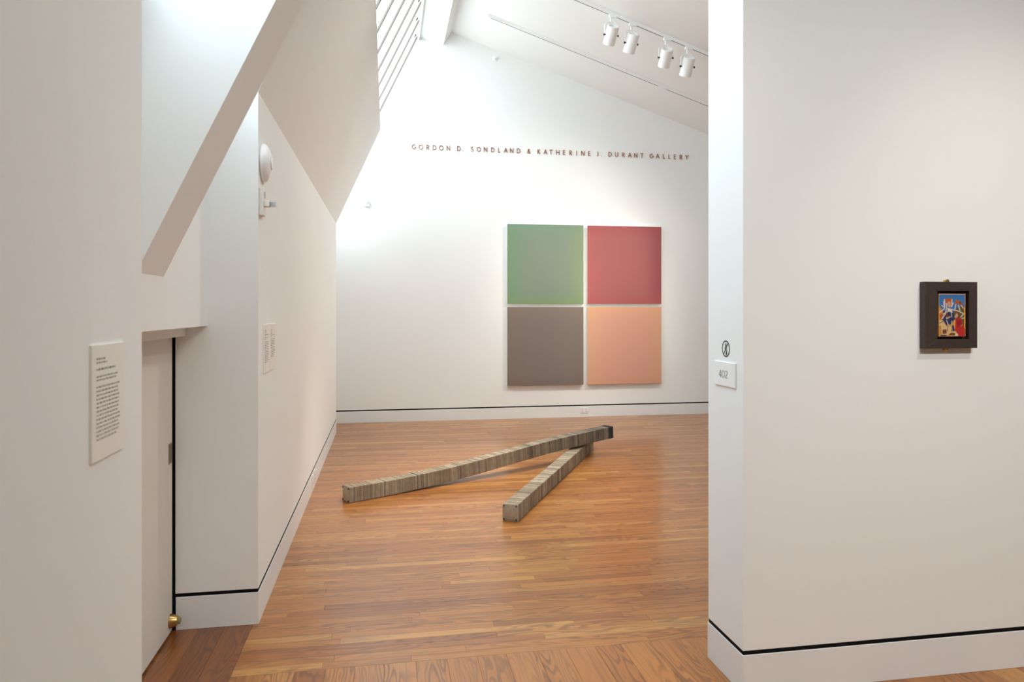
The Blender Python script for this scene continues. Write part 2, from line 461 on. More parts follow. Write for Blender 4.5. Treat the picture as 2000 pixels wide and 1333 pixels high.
# black reveal above the baseboards: a dark core set back behind the wall faces
rv = 0.002
def reveal(n, x0, x1, y0, y1, where): structure(MB().box(x0, x1, y0, y1, 0, Z0).build('trim_%d' % n, BLACK), 'thin black shadow gap above the baseboard ' + where)
reveal(3, -1.3, XL - rv, YR + rv, YE - rv, 'of the left wall')
reveal(4, -1.3, XL - rv, YB, YN - rv, 'of the near left wall')
reveal(5, -1.35, XW, YF + rv, YF + 0.2, 'of the far wall')
reveal(6, PX + rv, XW, PY0 + rv, PY1 - rv, 'of the partition')
def board(name, x0, x1, y0, y1, label):
    return structure(bevel(MB().box(x0, x1, y0, y1, 0, BASE).build(name, TRIMP), 0.0012, 1), label)
q = 0.003
board('baseboard_left', XL - rv, XL + q, YR - q, YE + q, 'white baseboard along the left wall')
board('baseboard_niche', -1.034, XL - rv, YR - q, YR + rv, 'white baseboard across the niche return')
board('baseboard_near_left', XL - rv, XL + q, YB, YN + q, 'white baseboard of the near left wall')
board('baseboard_far', XH, XW, YF - q, YF + rv, 'white baseboard along the far wall')
board('baseboard_partition_end', PX - q, PX + rv, PY0 - q, PY1 + q, 'white baseboard round the end of the partition')
board('baseboard_right', PX + rv, XW, PY0 - q, PY0 + rv, 'white baseboard below the framed painting')
board('baseboard_partition_back', PX + rv, XW, PY1 - rv, PY1 + q, 'white baseboard on the hidden side of the partition')

# ------------------------------------------------------------------ niche door
dr = structure(empty('door_1', (-1.06, 3.0, 0)), 'narrow painted door at the back of the niche')
local(bevel(MB().box(-1.085, -1.045, YN + 0.03, YR - 0.022, 0.012, 1.462).build('door_leaf', DOORP), 0.001, 1), dr)
hd = MB()
for (y0, y1, z0, z1) in ((3.722, 3.727, 0.842, 0.942), (3.772, 3.777, 0.842, 0.942), (3.727, 3.772, 0.937, 0.942), (3.727, 3.772, 0.842, 0.847)):
    hd.box(-1.0455, -1.0425, y0, y1, z0, z1)
local(hd.build('pull_rim', PULL), dr)['label'] = 'flush metal finger pull rim'
local(MB().box(-1.0455, -1.0445, 3.727, 3.772, 0.847, 0.937).build('pull_cup', mat('pull_recess', (0.22, 0.19, 0.13), 0.5, 0.5)), dr)
structure(MB().box(-1.3, -0.987, YN, YR, 1.466, 1.516).build('trim_7', WALL), 'flat door head strip under the niche wall')
structure(MB().box(-1.4, -1.3, YN - 0.2, YR + 0.2, 0, 1.6).build('wall_behind_door', BLACK), 'dark space behind the niche door')
structure(MB().box(-1.3, -1.04, YN - 0.3, YN, 0, 1.516).build('wall_niche_near', WALL), 'hidden near side of the niche')
structure(MB().box(-1.3, -1.036, YR - 0.004, YR, 0.0, 1.466).build('trim_8', BLACK), 'black gap down the edge of the niche door')
ds = empty('door_stop', (-1.045, 3.755, 0.068))
local(MB().lathe([(0, 0.0), (0.034, 0.0), (0.034, 0.004), (0.022, 0.036), (0.018, 0.038), (0, 0.038)], (-1.045, 3.748, 0.070), (1, 0, 0)).build('stop_cone', BRASS, smooth=True), ds)
local(MB().lathe([(0.016, 0.036), (0.016, 0.046), (0.010, 0.050), (0, 0.050)], (-1.045, 3.748, 0.070), (1, 0, 0)).build('rubber_tip', mat('rubber_tan', (0.30, 0.24, 0.13), 0.7), smooth=True), ds)
tag(ds, 'small conical brass door stop low on the niche door', 'door stop')

# ------------------------------------------------------------------ skylight
win = structure(empty('window_1', (-0.2, 3, 4)), 'long sloping skylight with white fins along the left roof')
FD, FT = 0.17, 0.045
FIN_SHADE = mat('fin_edge_shade', (0.20, 0.17, 0.145), 0.6)  # dark colour painting in the shade on the fins' room-side edges
def slope_box(mb, u0, u1, n0, n1, y0, y1):
    o = Vector((SK_X, 0, SK_Z)); v = []
    for yy in (y0, y1):
        for nn in (n0, n1):
            for uu in (u0, u1):
                p = o + SU * uu + SN * nn; v.append((p.x, yy, p.z))
    return mb.add(v, [(0, 1, 3, 2), (4, 6, 7, 5), (0, 4, 5, 1), (2, 3, 7, 6), (0, 2, 6, 4), (1, 5, 7, 3)])
UL = (SK_X - XH) * math.hypot(1, SK_M)
ys = []
y = 10.15
while y > YN: ys.append(y); y -= 0.58
edges = [YF] + ys + [YN]
for y in ys:
    mul = local(slope_box(MB(), -UL, -0.085, 0.0, FD, y - FT / 2, y + FT / 2).build('mullion', WHITE_METAL), win)
    slope_box(MB(), -UL, -0.060, -0.012, 0.006, y - 0.024, y + 0.024).build('shade_strip', FIN_SHADE, mul)
    # small dark clip where each fin meets the head rail
    slope_box(MB(), -0.085, -0.035, 0.02, 0.032, y - 0.012, y + 0.012).build('clip', DARK_PLASTIC, mul)
for a, b in zip(edges[:-1], edges[1:]):
    local(slope_box(MB(), -UL, 0.0, FD, FD + 0.008, b, a).build('pane', PANE), win)
local(slope_box(MB(), -0.035, 0.05, -0.03, FD + 0.03, YN, YF).build('head_rail', WHITE_METAL), win)
local(slope_box(MB(), -UL - 0.12, -UL + 0.03, -0.01, FD + 0.03, YN, YF).build('sill_curb', WALL), win)

# ------------------------------------------------------------------ raised lettering on the far wall
def arc(cx, cy, rx, ry, a0, a1, n=14):
    return [(cx + rx * math.cos(math.radians(a0 + (a1 - a0) * k / n)), cy + ry * math.sin(math.radians(a0 + (a1 - a0) * k / n))) for k in range(n + 1)]
GL = {
 'G': [arc(.45, .5, .40, .45, 48, 345, 22) , [(.835, .38), (.835, .49)], [(.84, .47), (.52, .47)]],
 'O': [arc(.46, .5, .41, .45, 0, 360, 28)],
 'R': [[(.06, 0), (.06, 1)], [(.06, .95), (.27, .95)] + arc(.27, .72, .23, .23, 90, -90, 12) + [(.06, .49)], [(.27, .49), (.56, 0)]],
 'D': [[(.06, 0), (.06, 1)], [(.06, .95), (.27, .95)] + arc(.27, .5, .42, .45, 90, -90, 18) + [(.06, .05)]],
 'N': [[(.06, 0), (.06, 1)], [(.07, .97), (.69, .03)], [(.70, 0), (.70, 1)]],
 'S': [arc(.25, .735, .19, .215, 35, 250, 14) + arc(.25, .265, .20, .22, 80, -145, 14)],
 'L': [[(.06, 0), (.06, 1)], [(.06, .05), (.46, .05)]],
 'A': [[(.03, 0), (.41, 1)], [(.79, 0), (.41, 1)], [(.17, .34), (.65, .34)]],
 'K': [[(.06, 0), (.06, 1)], [(.08, .48), (.52, 1)], [(.20, .58), (.62, 0)]],
 'T': [[(.33, 0), (.33, 1)], [(.0, .95), (.66, .95)]],
 'H': [[(.06, 0), (.06, 1)], [(.68, 0), (.68, 1)], [(.06, .52), (.68, .52)]],
 'E': [[(.06, 0), (.06, 1)], [(.06, .05), (.48, .05)], [(.06, .52), (.45, .52)], [(.06, .95), (.48, .95)]],
 'I': [[(.06, 0), (.06, 1)]],
 'J': [[(.28, 1), (.28, .22)] + arc(.11, .22, .17, .17, 0, -110, 8)],
 'U': [[(.06, 1), (.06, .34)] + arc(.35, .34, .29, .29, 180, 360, 14) + [(.64, 1)]],
 'Y': [[(.33, 0), (.33, .48)], [(.33, .46), (.02, 1)], [(.33, .46), (.64, 1)]],
 '.': [[(.04, .0), (.04, .11)]],
 '&': [[(.70, .02), (.22, .64), (.18, .78), (.25, .92), (.38, .95), (.48, .87), (.46, .72), (.16, .46), (.06, .28), (.12, .10), (.28, .04), (.46, .12), (.62, .42)]],
 '4': [[(.44, 0), (.44, 1)], [(.44, .98), (.04, .30)], [(.03, .29), (.60, .29)]],
 '0': [arc(.28, .5, .24, .46, 0, 360, 24)],
 '2': [arc(.25, .74, .21, .22, 160, -35, 12) + [(.05, .05)], [(.05, .04), (.50, .04)]],
}
def strokes(mb, glyph, to3, hw, depth, mi=0):
    """to3(x, y, h) maps glyph units and height above the wall to space"""
    for line in GL[glyph]:
        n = len(line); L_, R_ = [], []
        closed = n > 3 and math.dist(line[0], line[-1]) < 1e-6
        for i, p in enumerate(line):
            a = line[i - 1] if i else (line[-2] if closed else p)
            b = line[i + 1] if i < n - 1 else (line[1] if closed else p)
            dx, dy = b[0] - a[0], b[1] - a[1]; l = math.hypot(dx, dy) or 1
            L_.append((p[0] - dy / l * hw, p[1] + dx / l * hw)); R_.append((p[0] + dy / l * hw, p[1] - dx / l * hw))
        v = [to3(*p, depth) for p in L_] + [to3(*p, depth) for p in R_] + [to3(*p, 0) for p in L_] + [to3(*p, 0) for p in R_]
        f = []
        for i in range(n - 1):
            f += [(i, i + n, i + n + 1, i + 1), (i, i + 1, i + 1 + 2 * n, i + 2 * n), (i + n + 1, i + n, i + 3 * n, i + 3 * n + 1)]
        if not closed: f += [(0, 2 * n, 3 * n, n), (n - 1, 2 * n - 1, 4 * n - 1, 3 * n - 1)]
        mb.add(v, f, mi)
TEXT = [('G', 50), ('O', 97), ('R', 150), ('D', 193), ('O', 236), ('N', 288), ('D', 360), ('.', 400),
        ('S', 455), ('O', 494), ('N', 543), ('D', 593), ('L', 641), ('A', 680), ('N', 722), ('D', 770), ('&', 840),
        ('K', 911), ('A', 953), ('T', 993), ('H', 1039), ('E', 1086), ('R', 1129), ('I', 1177), ('N', 1210), ('E', 1258),
        ('J', 1316), ('.', 1347), ('D', 1397), ('U', 1443), ('R', 1490), ('A', 1531), ('N', 1573), ('T', 1617),
        ('G', 1680), ('A', 1722), ('L', 1770), ('L', 1808), ('E', 1845), ('R', 1885), ('Y', 1924)]
lt = empty('wall_lettering', (2.4, YF, 3.87))
CAP = 0.068
for ch, zx in TEXT:
    X0 = on(790 + zx / 3.509, 300, 1, YF).x
    mb = MB(); strokes(mb, ch, lambda x, yy, h, X0=X0: (X0 + x * CAP, YF - 0.001 - h, 3.875 + yy * CAP), 0.050, 0.010)
    local(mb.build('letter', BRONZE), lt)
tag(lt, 'row of raised bronze capital letters naming the gallery', 'lettering')

# ------------------------------------------------------------------ four canvases
CV = [
 ('green', 1.722, 2.862, 1.676, 2.836, srgb(152, 170, 146), (srgb(140, 182, 132), .6), (srgb(160, 184, 130), .55), (srgb(142, 180, 148), .5), (srgb(146, 180, 120), .6),
  'soft green square canvas, upper left of the group of four'),
 ('red', 2.922, 4.072, 1.676, 2.836, srgb(188, 114, 110), (srgb(202, 112, 104), .5), (srgb(170, 90, 92), .6), (srgb(184, 94, 92), .5), (srgb(194, 100, 98), .6),
  'dusty red square canvas, upper right of the group of four'),
 ('grey', 1.722, 2.862, 0.484, 1.630, srgb(140, 131, 120), (srgb(146, 130, 114), .6), (srgb(142, 126, 114), .6), (srgb(152, 136, 120), .5), (srgb(134, 118, 104), .6),
  'brownish grey square canvas, lower left of the group of four'),
 ('peach', 2.922, 4.072, 0.484, 1.630, srgb(218, 164, 140), (srgb(220, 176, 130), .5), (srgb(220, 172, 130), .5), (srgb(226, 172, 128), .6), (srgb(214, 162, 126), .5),
  'peach orange square canvas, lower right of the group of four'),
]
def dim(nm, c):   # the photographed colours include the gallery light
    k = {'green': 0.66, 'red': 0.72, 'grey': 0.78, 'peach': 0.90}[nm]; return (c[0] * k, c[1] * k, c[2] * k * 1.08, 1)
CE = mat('canvas_edge', (0.80, 0.79, 0.75), 0.8)
for nm, x0, x1, z0, z1, cc, l_, r_, t_, b_, lab in CV:
    root = empty('canvas_painting', ((x0 + x1) / 2, YF, z0))
    local(MB().box(x0 + 0.004, x1 - 0.004, YF - 0.045, YF - 0.004, z0 + 0.004, z1 - 0.004).build('stretcher', CE), root)
    local(bevel(MB().box(x0, x1, YF - 0.052, YF - 0.045, z0, z1).build('painted_face', canvas_mat('paint_' + nm, dim(nm, cc), *[(dim(nm, c_), a_) for c_, a_ in (l_, r_, t_, b_)], x1 - x0)), 0.003, 2), root)
    tag(root, lab, 'painting', 'colour field canvases')

# ------------------------------------------------------------------ newspaper bars on the floor
def bar(name, pts, w, h, label, step, seed, tonefn):
    """square bar of stacked folded newspapers strung on four rods; pts = bottom centre line"""
    rnd = random.Random(seed)
    P = [Vector(p) for p in pts]
    cum = [0]
    for a, b in zip(P[:-1], P[1:]): cum.append(cum[-1] + (b - a).length)
    def at(s):
        s = min(max(s, 0), cum[-1])
        for i in range(len(P) - 1):
            if s <= cum[i + 1] + 1e-9:
                t = (s - cum[i]) / (cum[i + 1] - cum[i])
                p0, p1, p2, p3 = P[max(i - 1, 0)], P[i], P[i + 1], P[min(i + 2, len(P) - 1)]
                return 0.5 * ((2 * p1) + (p2 - p0) * t + (2 * p0 - 5 * p1 + 4 * p2 - p3) * t * t + (3 * p1 - p0 - 3 * p2 + p3) * t ** 3)
        return P[-1]
    Ltot = cum[-1]
    root = empty(name, P[0])
    mb = MB()
    s = 0.0; tone = 0.5; bundle = 0
    def frame(s):
        d = (at(s + 0.02) - at(s - 0.02)).normalized(); side = d.cross(Vector((0, 0, 1))).normalized(); up = side.cross(d).normalized()
        return at(s), d, side, up
    while s < Ltot:
        if bundle <= 0:
            bundle = rnd.randint(2, 9); base = tonefn(s / Ltot, rnd); jy = rnd.uniform(-.0012, .0012); jz = rnd.uniform(-.0012, .0012)
        bundle -= 1
        th = step * rnd.uniform(0.6, 1.4)
        o, d, side, up = frame(s + th / 2)
        a, c = w / 2 + rnd.uniform(-.0014, .0010) , h + rnd.uniform(-.002, .0012)
        dy, dz = jy + rnd.uniform(-.0006, .0006), max(jz, 0) * 0.4
        tone = min(1, max(0, base + rnd.uniform(-.10, .10) - (0.28 if rnd.random() < 0.05 else 0)))
        v = []
        for e in (0, th * 0.97):
            for sx, sz in ((-a + 0.002, 0), (a - 0.002, 0), (a, 0.004), (a, c - 0.004), (a - 0.003, c), (-a + 0.003, c), (-a, c - 0.004), (-a, 0.004)):
                v.append(o + d * (e - th / 2) + side * (sx + dy) + up * (sz + dz))
        f = [(0, 1, 2, 3, 4, 5, 6, 7), (15, 14, 13, 12, 11, 10, 9, 8)] + [(k, k + 8, (k + 1) % 8 + 8, (k + 1) % 8) for k in range(8)]
        mb.add(v, f, 0, tone)
        s += th
    st = local(mb  .build('newspaper_stack', PAPER, attr='sheet'), root); st['kind'] = 'stuff'
    # end sheets bulging between the rods, and the rod ends in the four corners
    for s0, sg in ((0.0, -1), (Ltot, 1)):
        o, d, side, up = frame(s0); n = 6; v = []; f = []
        for i in range(n + 1):
            for j in range(n + 1):
                u, t = -1 + 2 * i / n, j / n
                puff = 0.012 * (1 - u * u) * (1 - (2 * t - 1) ** 2) + 0.003
                sq = 1 - 0.08 * (abs(u) * abs(2 * t - 1)) ** 2
                v.append(o + d * sg * puff + side * u * w * 0.49 * sq + up * (h * 0.5 + h * 0.485 * (2 * t - 1) * sq))
        for i in range(n):
            for j in range(n):
                k = i * (n + 1) + j; q4 = (k, k + 1, k + n + 2, k + n + 1); f.append(q4 if sg > 0 else q4[::-1])
        local(MB().add(v, f).build('end_sheet', PAPER_END, smooth=True), root)
        for u in (-1, 1):
            for t in (0.10, 0.90):
                c = o + side * u * w * 0.40 + up * h * t
                local(MB().tube(c + d * sg * -0.002, c + d * sg * 0.012, 0.0075, 0.0055, 8).build('rod_end', ROD), root)
    return tag(root, label, 'sculpture', 'bars of stacked newspaper')

W1, W2 = 0.125, 0.122
A = Vector((-0.299, 6.046, 0)); B = at_depth(1197.6, 857, 7.9); 
dirp = Vector((B.x - A.x, B.y - A.y, 0)); Lp = dirp.length; du = dirp / Lp; back = Vector((-du.y, du.x, 0))
lift = [(0, 0.001), (.10, .002), (.18, .007), (.35, .031), (.54, .083), (.70, .127), (.80, .146), (.915, .166), (1.0, .178)]
bar('newspaper_bar', [A + dirp * t + back * W1 / 2 + Vector((0, 0, z)) for t, z in lift], W1, 0.127,
    'longer newspaper bar, bowed upward and resting on the shorter one', 0.0055, 3,
    lambda t, r: (0.50 + r.uniform(-.06, .07)) if t < .6 else (0.42 - 0.3 * max(0, t - .75) + r.uniform(-.14, .12) - (0.35 if t > .965 else 0)))
A2 = Vector((0.973, 5.296, 0)); d2 = Vector((2.097 - 0.973, 7.453 - 5.296, 0)).normalized(); lf = Vector((-d2.y, d2.x, 0))
bar('newspaper_bar', [A2 + d2 * (2.93 * t) + lf * W2 / 2 + Vector((0, 0, 0.001)) for t in (0, .25, .5, .75, 1)], W2, 0.127,
    'shorter straight newspaper bar lying flat, its square end facing the viewer', 0.0055, 5,
    lambda t, r: 0.56 + r.uniform(-.15, .13))

# ------------------------------------------------------------------ track lights
def track(y, x0, x1, label, joints):
    root = empty('light_track', ((x0 + x1) / 2, y, ceil_z((x0 + x1) / 2)))
    ux = Vector((1, 0, CE_M)).normalized(); un = Vector((CE_M, 0, -1)).normalized()  # down from the ceiling
    o = Vector((0, y, ceil_z(0)))
    k = math.hypot(1, CE_M)
    def bx(mb, a, b, n0, n1, ya, yb):
        v = []
        for yy in (ya, yb):
            for nn in (n0, n1):
                for xx in (a, b):
                    p = o + ux * xx * k + un * nn; v.append((p.x, yy + y, p.z))
        return mb.add(v, [(0, 1, 3, 2), (4, 6, 7, 5), (0, 4, 5, 1), (2, 3, 7, 6), (0, 2, 6, 4), (1, 5, 7, 3)])
    rail = MB(); bx(rail, x0, x1, 0.0, 0.034, -0.018, -0.0085); bx(rail, x0, x1, 0.0, 0.034, 0.0085, 0.018); bx(rail, x0, x1, 0.0, 0.014, -0.0085, 0.0085)
    local(rail.build('rail', WHITE_METAL), root)
    segs = sorted(joints); cuts = [x0] + [v for j in segs for v in (j - 0.05, j + 0.05)] + [x1]
    for a, b in zip(cuts[::2], cuts[1::2]):
        local(bx(MB(), a + 0.03, b - 0.005, 0.028, 0.0345, -0.0085, 0.0085).build('slot', GREY_PLASTIC), root)
    for j in segs:
        local(bx(MB(), j - 0.05, j + 0.05, 0.030, 0.037, -0.0185, 0.0185).build('joiner', WHITE_METAL), root)
    local(bx(MB(), x0 - 0.02, x0 + 0.02, -0.001, 0.037, -0.021, 0.021).build('end_cap', WHITE_METAL), root)
    return tag(root, label, 'light track', 'ceiling light tracks')
track(9.265, 1.33, 6.5, 'empty white light track nearest the gable wall', [3.70])
track(7.96, 1.75, 6.5, 'white ceiling light track carrying the four spotlights', [])

def spotlight(x, y, target, label, watts):
    zt = ceil_z(x) - 0.034
    root = empty('track_spotlight', (x, y, zt))
    local(bevel(MB().box(x - 0.045, x + 0.045, y - 0.017, y + 0.017, zt - 0.024, zt + 0.012).build('adapter', WHITE_METAL), 0.004), root)
    local(MB().tube((x - 0.02, y, zt - 0.012), (x - 0.02, y, zt - 0.075), 0.010, n=14).build('stem', WHITE_METAL, smooth=True), root)
    piv = Vector((x - 0.02, y, zt - 0.225))            # the can swings about this point
    aim = (Vector(target) - piv).normalized()
    side = aim.cross(Vector((0, 0, 1))).normalized()
    R, L = 0.070, 0.215
    can = MB().lathe([(0.052, -0.085), (0.052, -0.106), (R - 0.003, -0.106), (R, -0.102), (R, 0.104), (R - 0.003, 0.108), (R - 0.006, 0.108), (R - 0.008, 0.06), (0.03, 0.02)], piv, aim, 36)
    can.lathe([(0.0, -0.085), (0.052, -0.085)], piv, aim, 36)
    local(can.build('can', WHITE_METAL, smooth=True), root)
    local(MB().lathe([(0.0, 0.045), (0.050, 0.045), (0.056, 0.052)], piv, aim, 28).build('lamp', LAMP, smooth=True), root)
    # flat U-shaped yoke from the stem down to the pivots
    pts = []
    r = R + 0.012; hgt = 0.150
    for k in range(25):
        a = math.pi * k / 24
        pts.append(piv + side * (-r * math.cos(a)) + Vector((0, 0, 1)) * (hgt - 0.05 + 0.05 * math.sin(a) if 0 < k < 24 else 0.0))
    yk = MB(); n = len(pts); wd = side.cross(Vector((0, 0, 1))).normalized() * 0.010
    v = []
    for i, p in enumerate(pts):
        t = (pts[min(i + 1, n - 1)] - pts[max(i - 1, 0)]).normalized(); nn = t.cross(wd).normalized() * 0.0016
        v += [p - wd - nn, p + wd - nn, p + wd + nn, p - wd + nn]
    f = []
    for i in range(n - 1):
        f += [(4 * i + k, 4 * i + (k + 1) % 4, 4 * i + 4 + (k + 1) % 4, 4 * i + 4 + k) for k in range(4)]
    yoke = local(yk.add(v, f).build('yoke', WHITE_METAL), root)
    for sg in (-1, 1):
        MB().tube(piv + side * sg * (R - 0.002), piv + side * sg * (r + 0.012), 0.009, n=12).build('knob', DARK_PLASTIC, yoke, smooth=True)
        MB().tube(piv + side * sg * (r + 0.008) + Vector((0, 0, 0.012)), piv + side * sg * (r + 0.008) + Vector((0, 0, -0.016)), 0.004, n=8).build('lever', DARK_PLASTIC, yoke)
    tag(root, label, 'spotlight', 'track spotlights')
    sp = spot('spot_lamp', piv + aim * 0.115, target, watts, 38, 0.9, r=0.04)
    return root
SPW = 85
for (x, tx, tz), lab in zip(((2.575, 2.30, 2.0), (2.817, 2.30, 0.95), (3.240, 3.40, 2.0), (3.508, 3.45, 0.95)),
        ('white can spotlight on the track, first from the skylight side', 'white can spotlight on the track, second from the skylight side',
         'white can spotlight on the track, third from the skylight side', 'white can spotlight on the track, nearest the partition')):
    spotlight(x, 7.96, (tx, YF, tz), lab, SPW)

# ------------------------------------------------------------------ text labels on the walls
def lines_text(mb, rows, to3, hgt=0.004):
    rnd = random.Random(11)
    for v, u0, u1, size in rows:
        u = u0
        while u < u1 - 0.01:
            w = min(rnd.uniform(0.02, 0.085), u1 - u)
            # a word: a thin x-height band plus a few risers
            p = [to3(u, v), to3(u + w, v), to3(u + w, v + size * 0.62), to3(u, v + size * 0.62)]
            mb.add(p, [(0, 1, 2, 3)])
            if rnd.random() < 0.7:
                a = u + w * rnd.uniform(0, 0.7)
                mb.add([to3(a, v), to3(a + 0.008, v), to3(a + 0.008, v + size), to3(a, v + size)], [(0, 1, 2, 3)])
            u += w + 0.022
def wall_label(y0, y1, z0, z1, label, seed, nbody, head):
    o = bevel(MB().box(XL, XL + 0.006, y0, y1, z0, z1).build('wall_label', CARD), 0.001, 1)
    tag(o, label, 'label', 'gallery text labels')
    H = z1 - z0; W_ = y1 - y0
    to3 = lambda u, v: (XL + 0.0064, y0 + u * W_, z0 + v * H)
    rnd = random.Random(seed); rows = []; bold = []
    v = 0.90
    for ln, b in head:
        v -= 0.030
        if ln: (bold if b else rows).append((v, 0.12, 0.12 + ln, 0.021 if b else 0.016))
    v -= 0.03
    for k in range(nbody):
        rows.append((v, 0.12, 0.86 - rnd.uniform(0, 0.09) if k < nbody - 1 else 0.12 + 0.6, 0.016)); v -= 0.0345
    mb = MB(); lines_text(mb, rows, to3); lines_text(mb, bold, to3)
    t = mb.build('printed_text', INK, o); t['label'] = 'dark lines of small print'
    return o
HEAD = [(0.26, 1), (0.34, 0), (0, 0), (0.58, 1), (0, 0), (0.68, 0), (0.6, 0), (0, 0)]
wall_label(1.707, 1.901, 1.258, 1.520, 'large white text label on the near wall at the left edge', 1, 14, HEAD)
wall_label(3.945, 4.130, 1.258, 1.518, 'left one of two text labels side by side past the niche', 2, 13, [(0.26, 1), (0.28, 0), (0, 0), (0.62, 1), (0.14, 0), (0.55, 0), (0.2, 0), (0, 0)])
wall_label(4.145, 4.340, 1.258, 1.518, 'right one of two text labels side by side past the niche', 3, 12, [(0.26, 0), (0.24, 0), (0.22, 0), (0.24, 1), (0.66, 0), (0.2, 0), (0, 0)])

# ------------------------------------------------------------------ room sign and no-touching symbol on the partition end
sg = bevel(MB().box(PX - 0.007, PX, 2.821, 3.012, 1.2635, 1.3695).build('room_sign', SIGN), 0.0015, 1)
tag(sg, 'white plastic room sign reading 402 on the partition end', 'sign')
mb = MB()
hN = 0.032
for ch, yy, wN in (('4', 2.9665, 0.038), ('0', 2.940, 0.052), ('2', 2.907, 0.044)):
    strokes(mb, ch, lambda x, y_, h, yy=yy, wN=wN: (PX - 0.0072 - h, yy - x * wN, 1.300 + y_ * hN), 0.042, 0.0006)
mb.build('number', INKG, sg)['label'] = 'thin grey digits 402'
ns = empty('no_touching_symbol', (PX, 2.914, 1.39))
cy_, cz_ = 2.914, 1.427
def flat(mb, pts, h, mi=0):
    mb.add([(PX - h, cy_ - a, cz_ + b) for a, b in pts], [tuple(range(len(pts)))], mi)
ring = MB(); n = 40
for k in range(n):
    a0, a1 = 2 * math.pi * k / n, 2 * math.pi * (k + 1) / n
    flat(ring, [(0.0365 * math.cos(a0), 0.0365 * math.sin(a0)), (0.0365 * math.cos(a1), 0.0365 * math.sin(a1)), (0.0305 * math.cos(a1), 0.0305 * math.sin(a1)), (0.0305 * math.cos(a0), 0.0305 * math.sin(a0))], 0.0009)
local(ring.build('ring', INKB), ns)
sl = MB(); c45 = math.cos(math.radians(52)); s45 = math.sin(math.radians(52)); hw = 0.0026
flat(sl, [(-0.031 * c45 - hw * s45, -0.031 * s45 + hw * c45), (-0.031 * c45 + hw * s45, -0.031 * s45 - hw * c45), (0.031 * c45 + hw * s45, 0.031 * s45 - hw * c45), (0.031 * c45 - hw * s45, 0.031 * s45 + hw * c45)], 0.0012)
local(sl.build('slash', INKB), ns)
hand = MB()
flat(hand, [(-.006, -.004), (-.001, -.010), (.006, -.004), (.008, .008), (-.007, .008)], 0.0007)
for k, (a, t) in enumerate(((-.0062, .021), (-.0024, .025), (.0016, .024), (.0054, .020))):
    flat(hand, [(a - .0016, .006), (a + .0016, .006), (a + .0016, t), (a - .0016, t)], 0.0008)
flat(hand, [(-.006, .0), (-.014, .008), (-.016, .006), (-.008, -.006)], 0.0008)
local(hand.build('hand', INKG), ns)
sleeve = MB(); flat(sleeve, [(.001, -.012), (.010, -.002), (.012, -.022), (.006, -.028), (-.002, -.026)], 0.0008)
local(sleeve.build('sleeve', INKB), ns)
tag(ns, 'round black no-touching symbol with slashed hand above the room sign', 'symbol')

# ------------------------------------------------------------------ small framed painting on the partition
fp = empty('framed_painting', (2.409, PY0, 1.43))
FR = mat('dark_stained_wood', srgb(58, 46, 42), 0.55, noise=0.22, nscale=40)
fx0, fx1, fz0, fz1 = 2.281, 2.537, 1.430, 1.718
k_ = (fx1 - fx0) / 752.0
zx = lambda v: fx0 + (v - 178) * k_
zz = lambda v: fz1 - (v - 150) * (fz1 - fz0) / 960.0
ox0, ox1, oz1, oz0 = zx(352), zx(812), zz(283), zz(980)
yf, yb = PY0 - 0.034, PY0 - 0.001
for rail in (((fx0, fz1), (fx1, fz1), (ox1, oz1), (ox0, oz1)), ((fx0, fz0), (ox0, oz0), (ox1, oz0), (fx1, fz0)),
             ((fx0, fz0), (fx0, fz1), (ox0, oz1), (ox0, oz0)), ((fx1, fz0), (ox1, oz0), (ox1, oz1), (fx1, fz1))):
    local(bevel(MB().prism(list(rail), yf, yb).build('frame_rail', FR), 0.0008, 1), fp)
local(MB().box(ox0, ox1, PY0 - 0.010, PY0 - 0.002, oz0, oz1).build('backing', mat('backing_brown', srgb(40, 26, 18), 0.8)), fp)
dx_ = 0.007
cx0, cx1, cz1, cz0 = zx(365) + dx_, zx(755) + dx_, zz(322), zz(940)
local(MB().box(cx0, cx1, PY0 - 0.026, PY0 - 0.010, cz0, cz1).build('panel_edge', mat('panel_edge_gold', srgb(196, 140, 70), 0.6)), fp)
PAL = {'blue': (52, 112, 172), 'rust': (170, 84, 46), 'bone': (212, 196, 180), 'navy': (34, 44, 92), 'red': (176, 34, 36), 'dred': (136, 22, 30),
       'ochre': (196, 134, 58), 'sand': (206, 176, 124), 'olive': (92, 80, 42), 'brown': (106, 58, 34), 'skin': (196, 150, 118), 'black': (36, 26, 24), 'gold': (218, 162, 66)}
pn = list(PAL); pmats = [mat('oil_' + n_, srgb(*PAL[n_]), 0.5, noise=0.18, nscale=160) for n_ in pn]
paint = MB(); lay = [0]
def pp(colour, *pts):
    lay[0] += 1; h = PY0 - 0.0262 - lay[0] * 0.000012
    v = [(cx0 + (x - 115) / 635 * (cx1 - cx0), h, cz1 - (yv - 165) / 1005 * (cz1 - cz0)) for x, yv in pts]
    ar = sum(v[i][0] * v[(i + 1) % len(v)][2] - v[(i + 1) % len(v)][0] * v[i][2] for i in range(len(v)))
    if ar < 0: v = v[::-1]
    paint.add(v, [tuple(range(len(v)))], pn.index(colour))
def limb(colour, w, *pts):
    for (x0, y0), (x1, y1) in zip(pts[:-1], pts[1:]):
        l = math.hypot(x1 - x0, y1 - y0); ax, ay = -(y1 - y0) / l * w / 2, (x1 - x0) / l * w / 2
        pp(colour, (x0 + ax, y0 + ay), (x1 + ax, y1 + ay), (x1 - ax, y1 - ay), (x0 - ax, y0 - ay))
pp('skin', (115, 165), (750, 165), (750, 185), (115, 185))
pp('blue', (125, 185), (735, 185), (735, 620), (125, 620))
pp('ochre', (125, 440), (210, 560), (220, 760), (125, 780))
pp('olive', (470, 600), (560, 480), (680, 460), (735, 520), (735, 1000), (600, 1000), (470, 760))
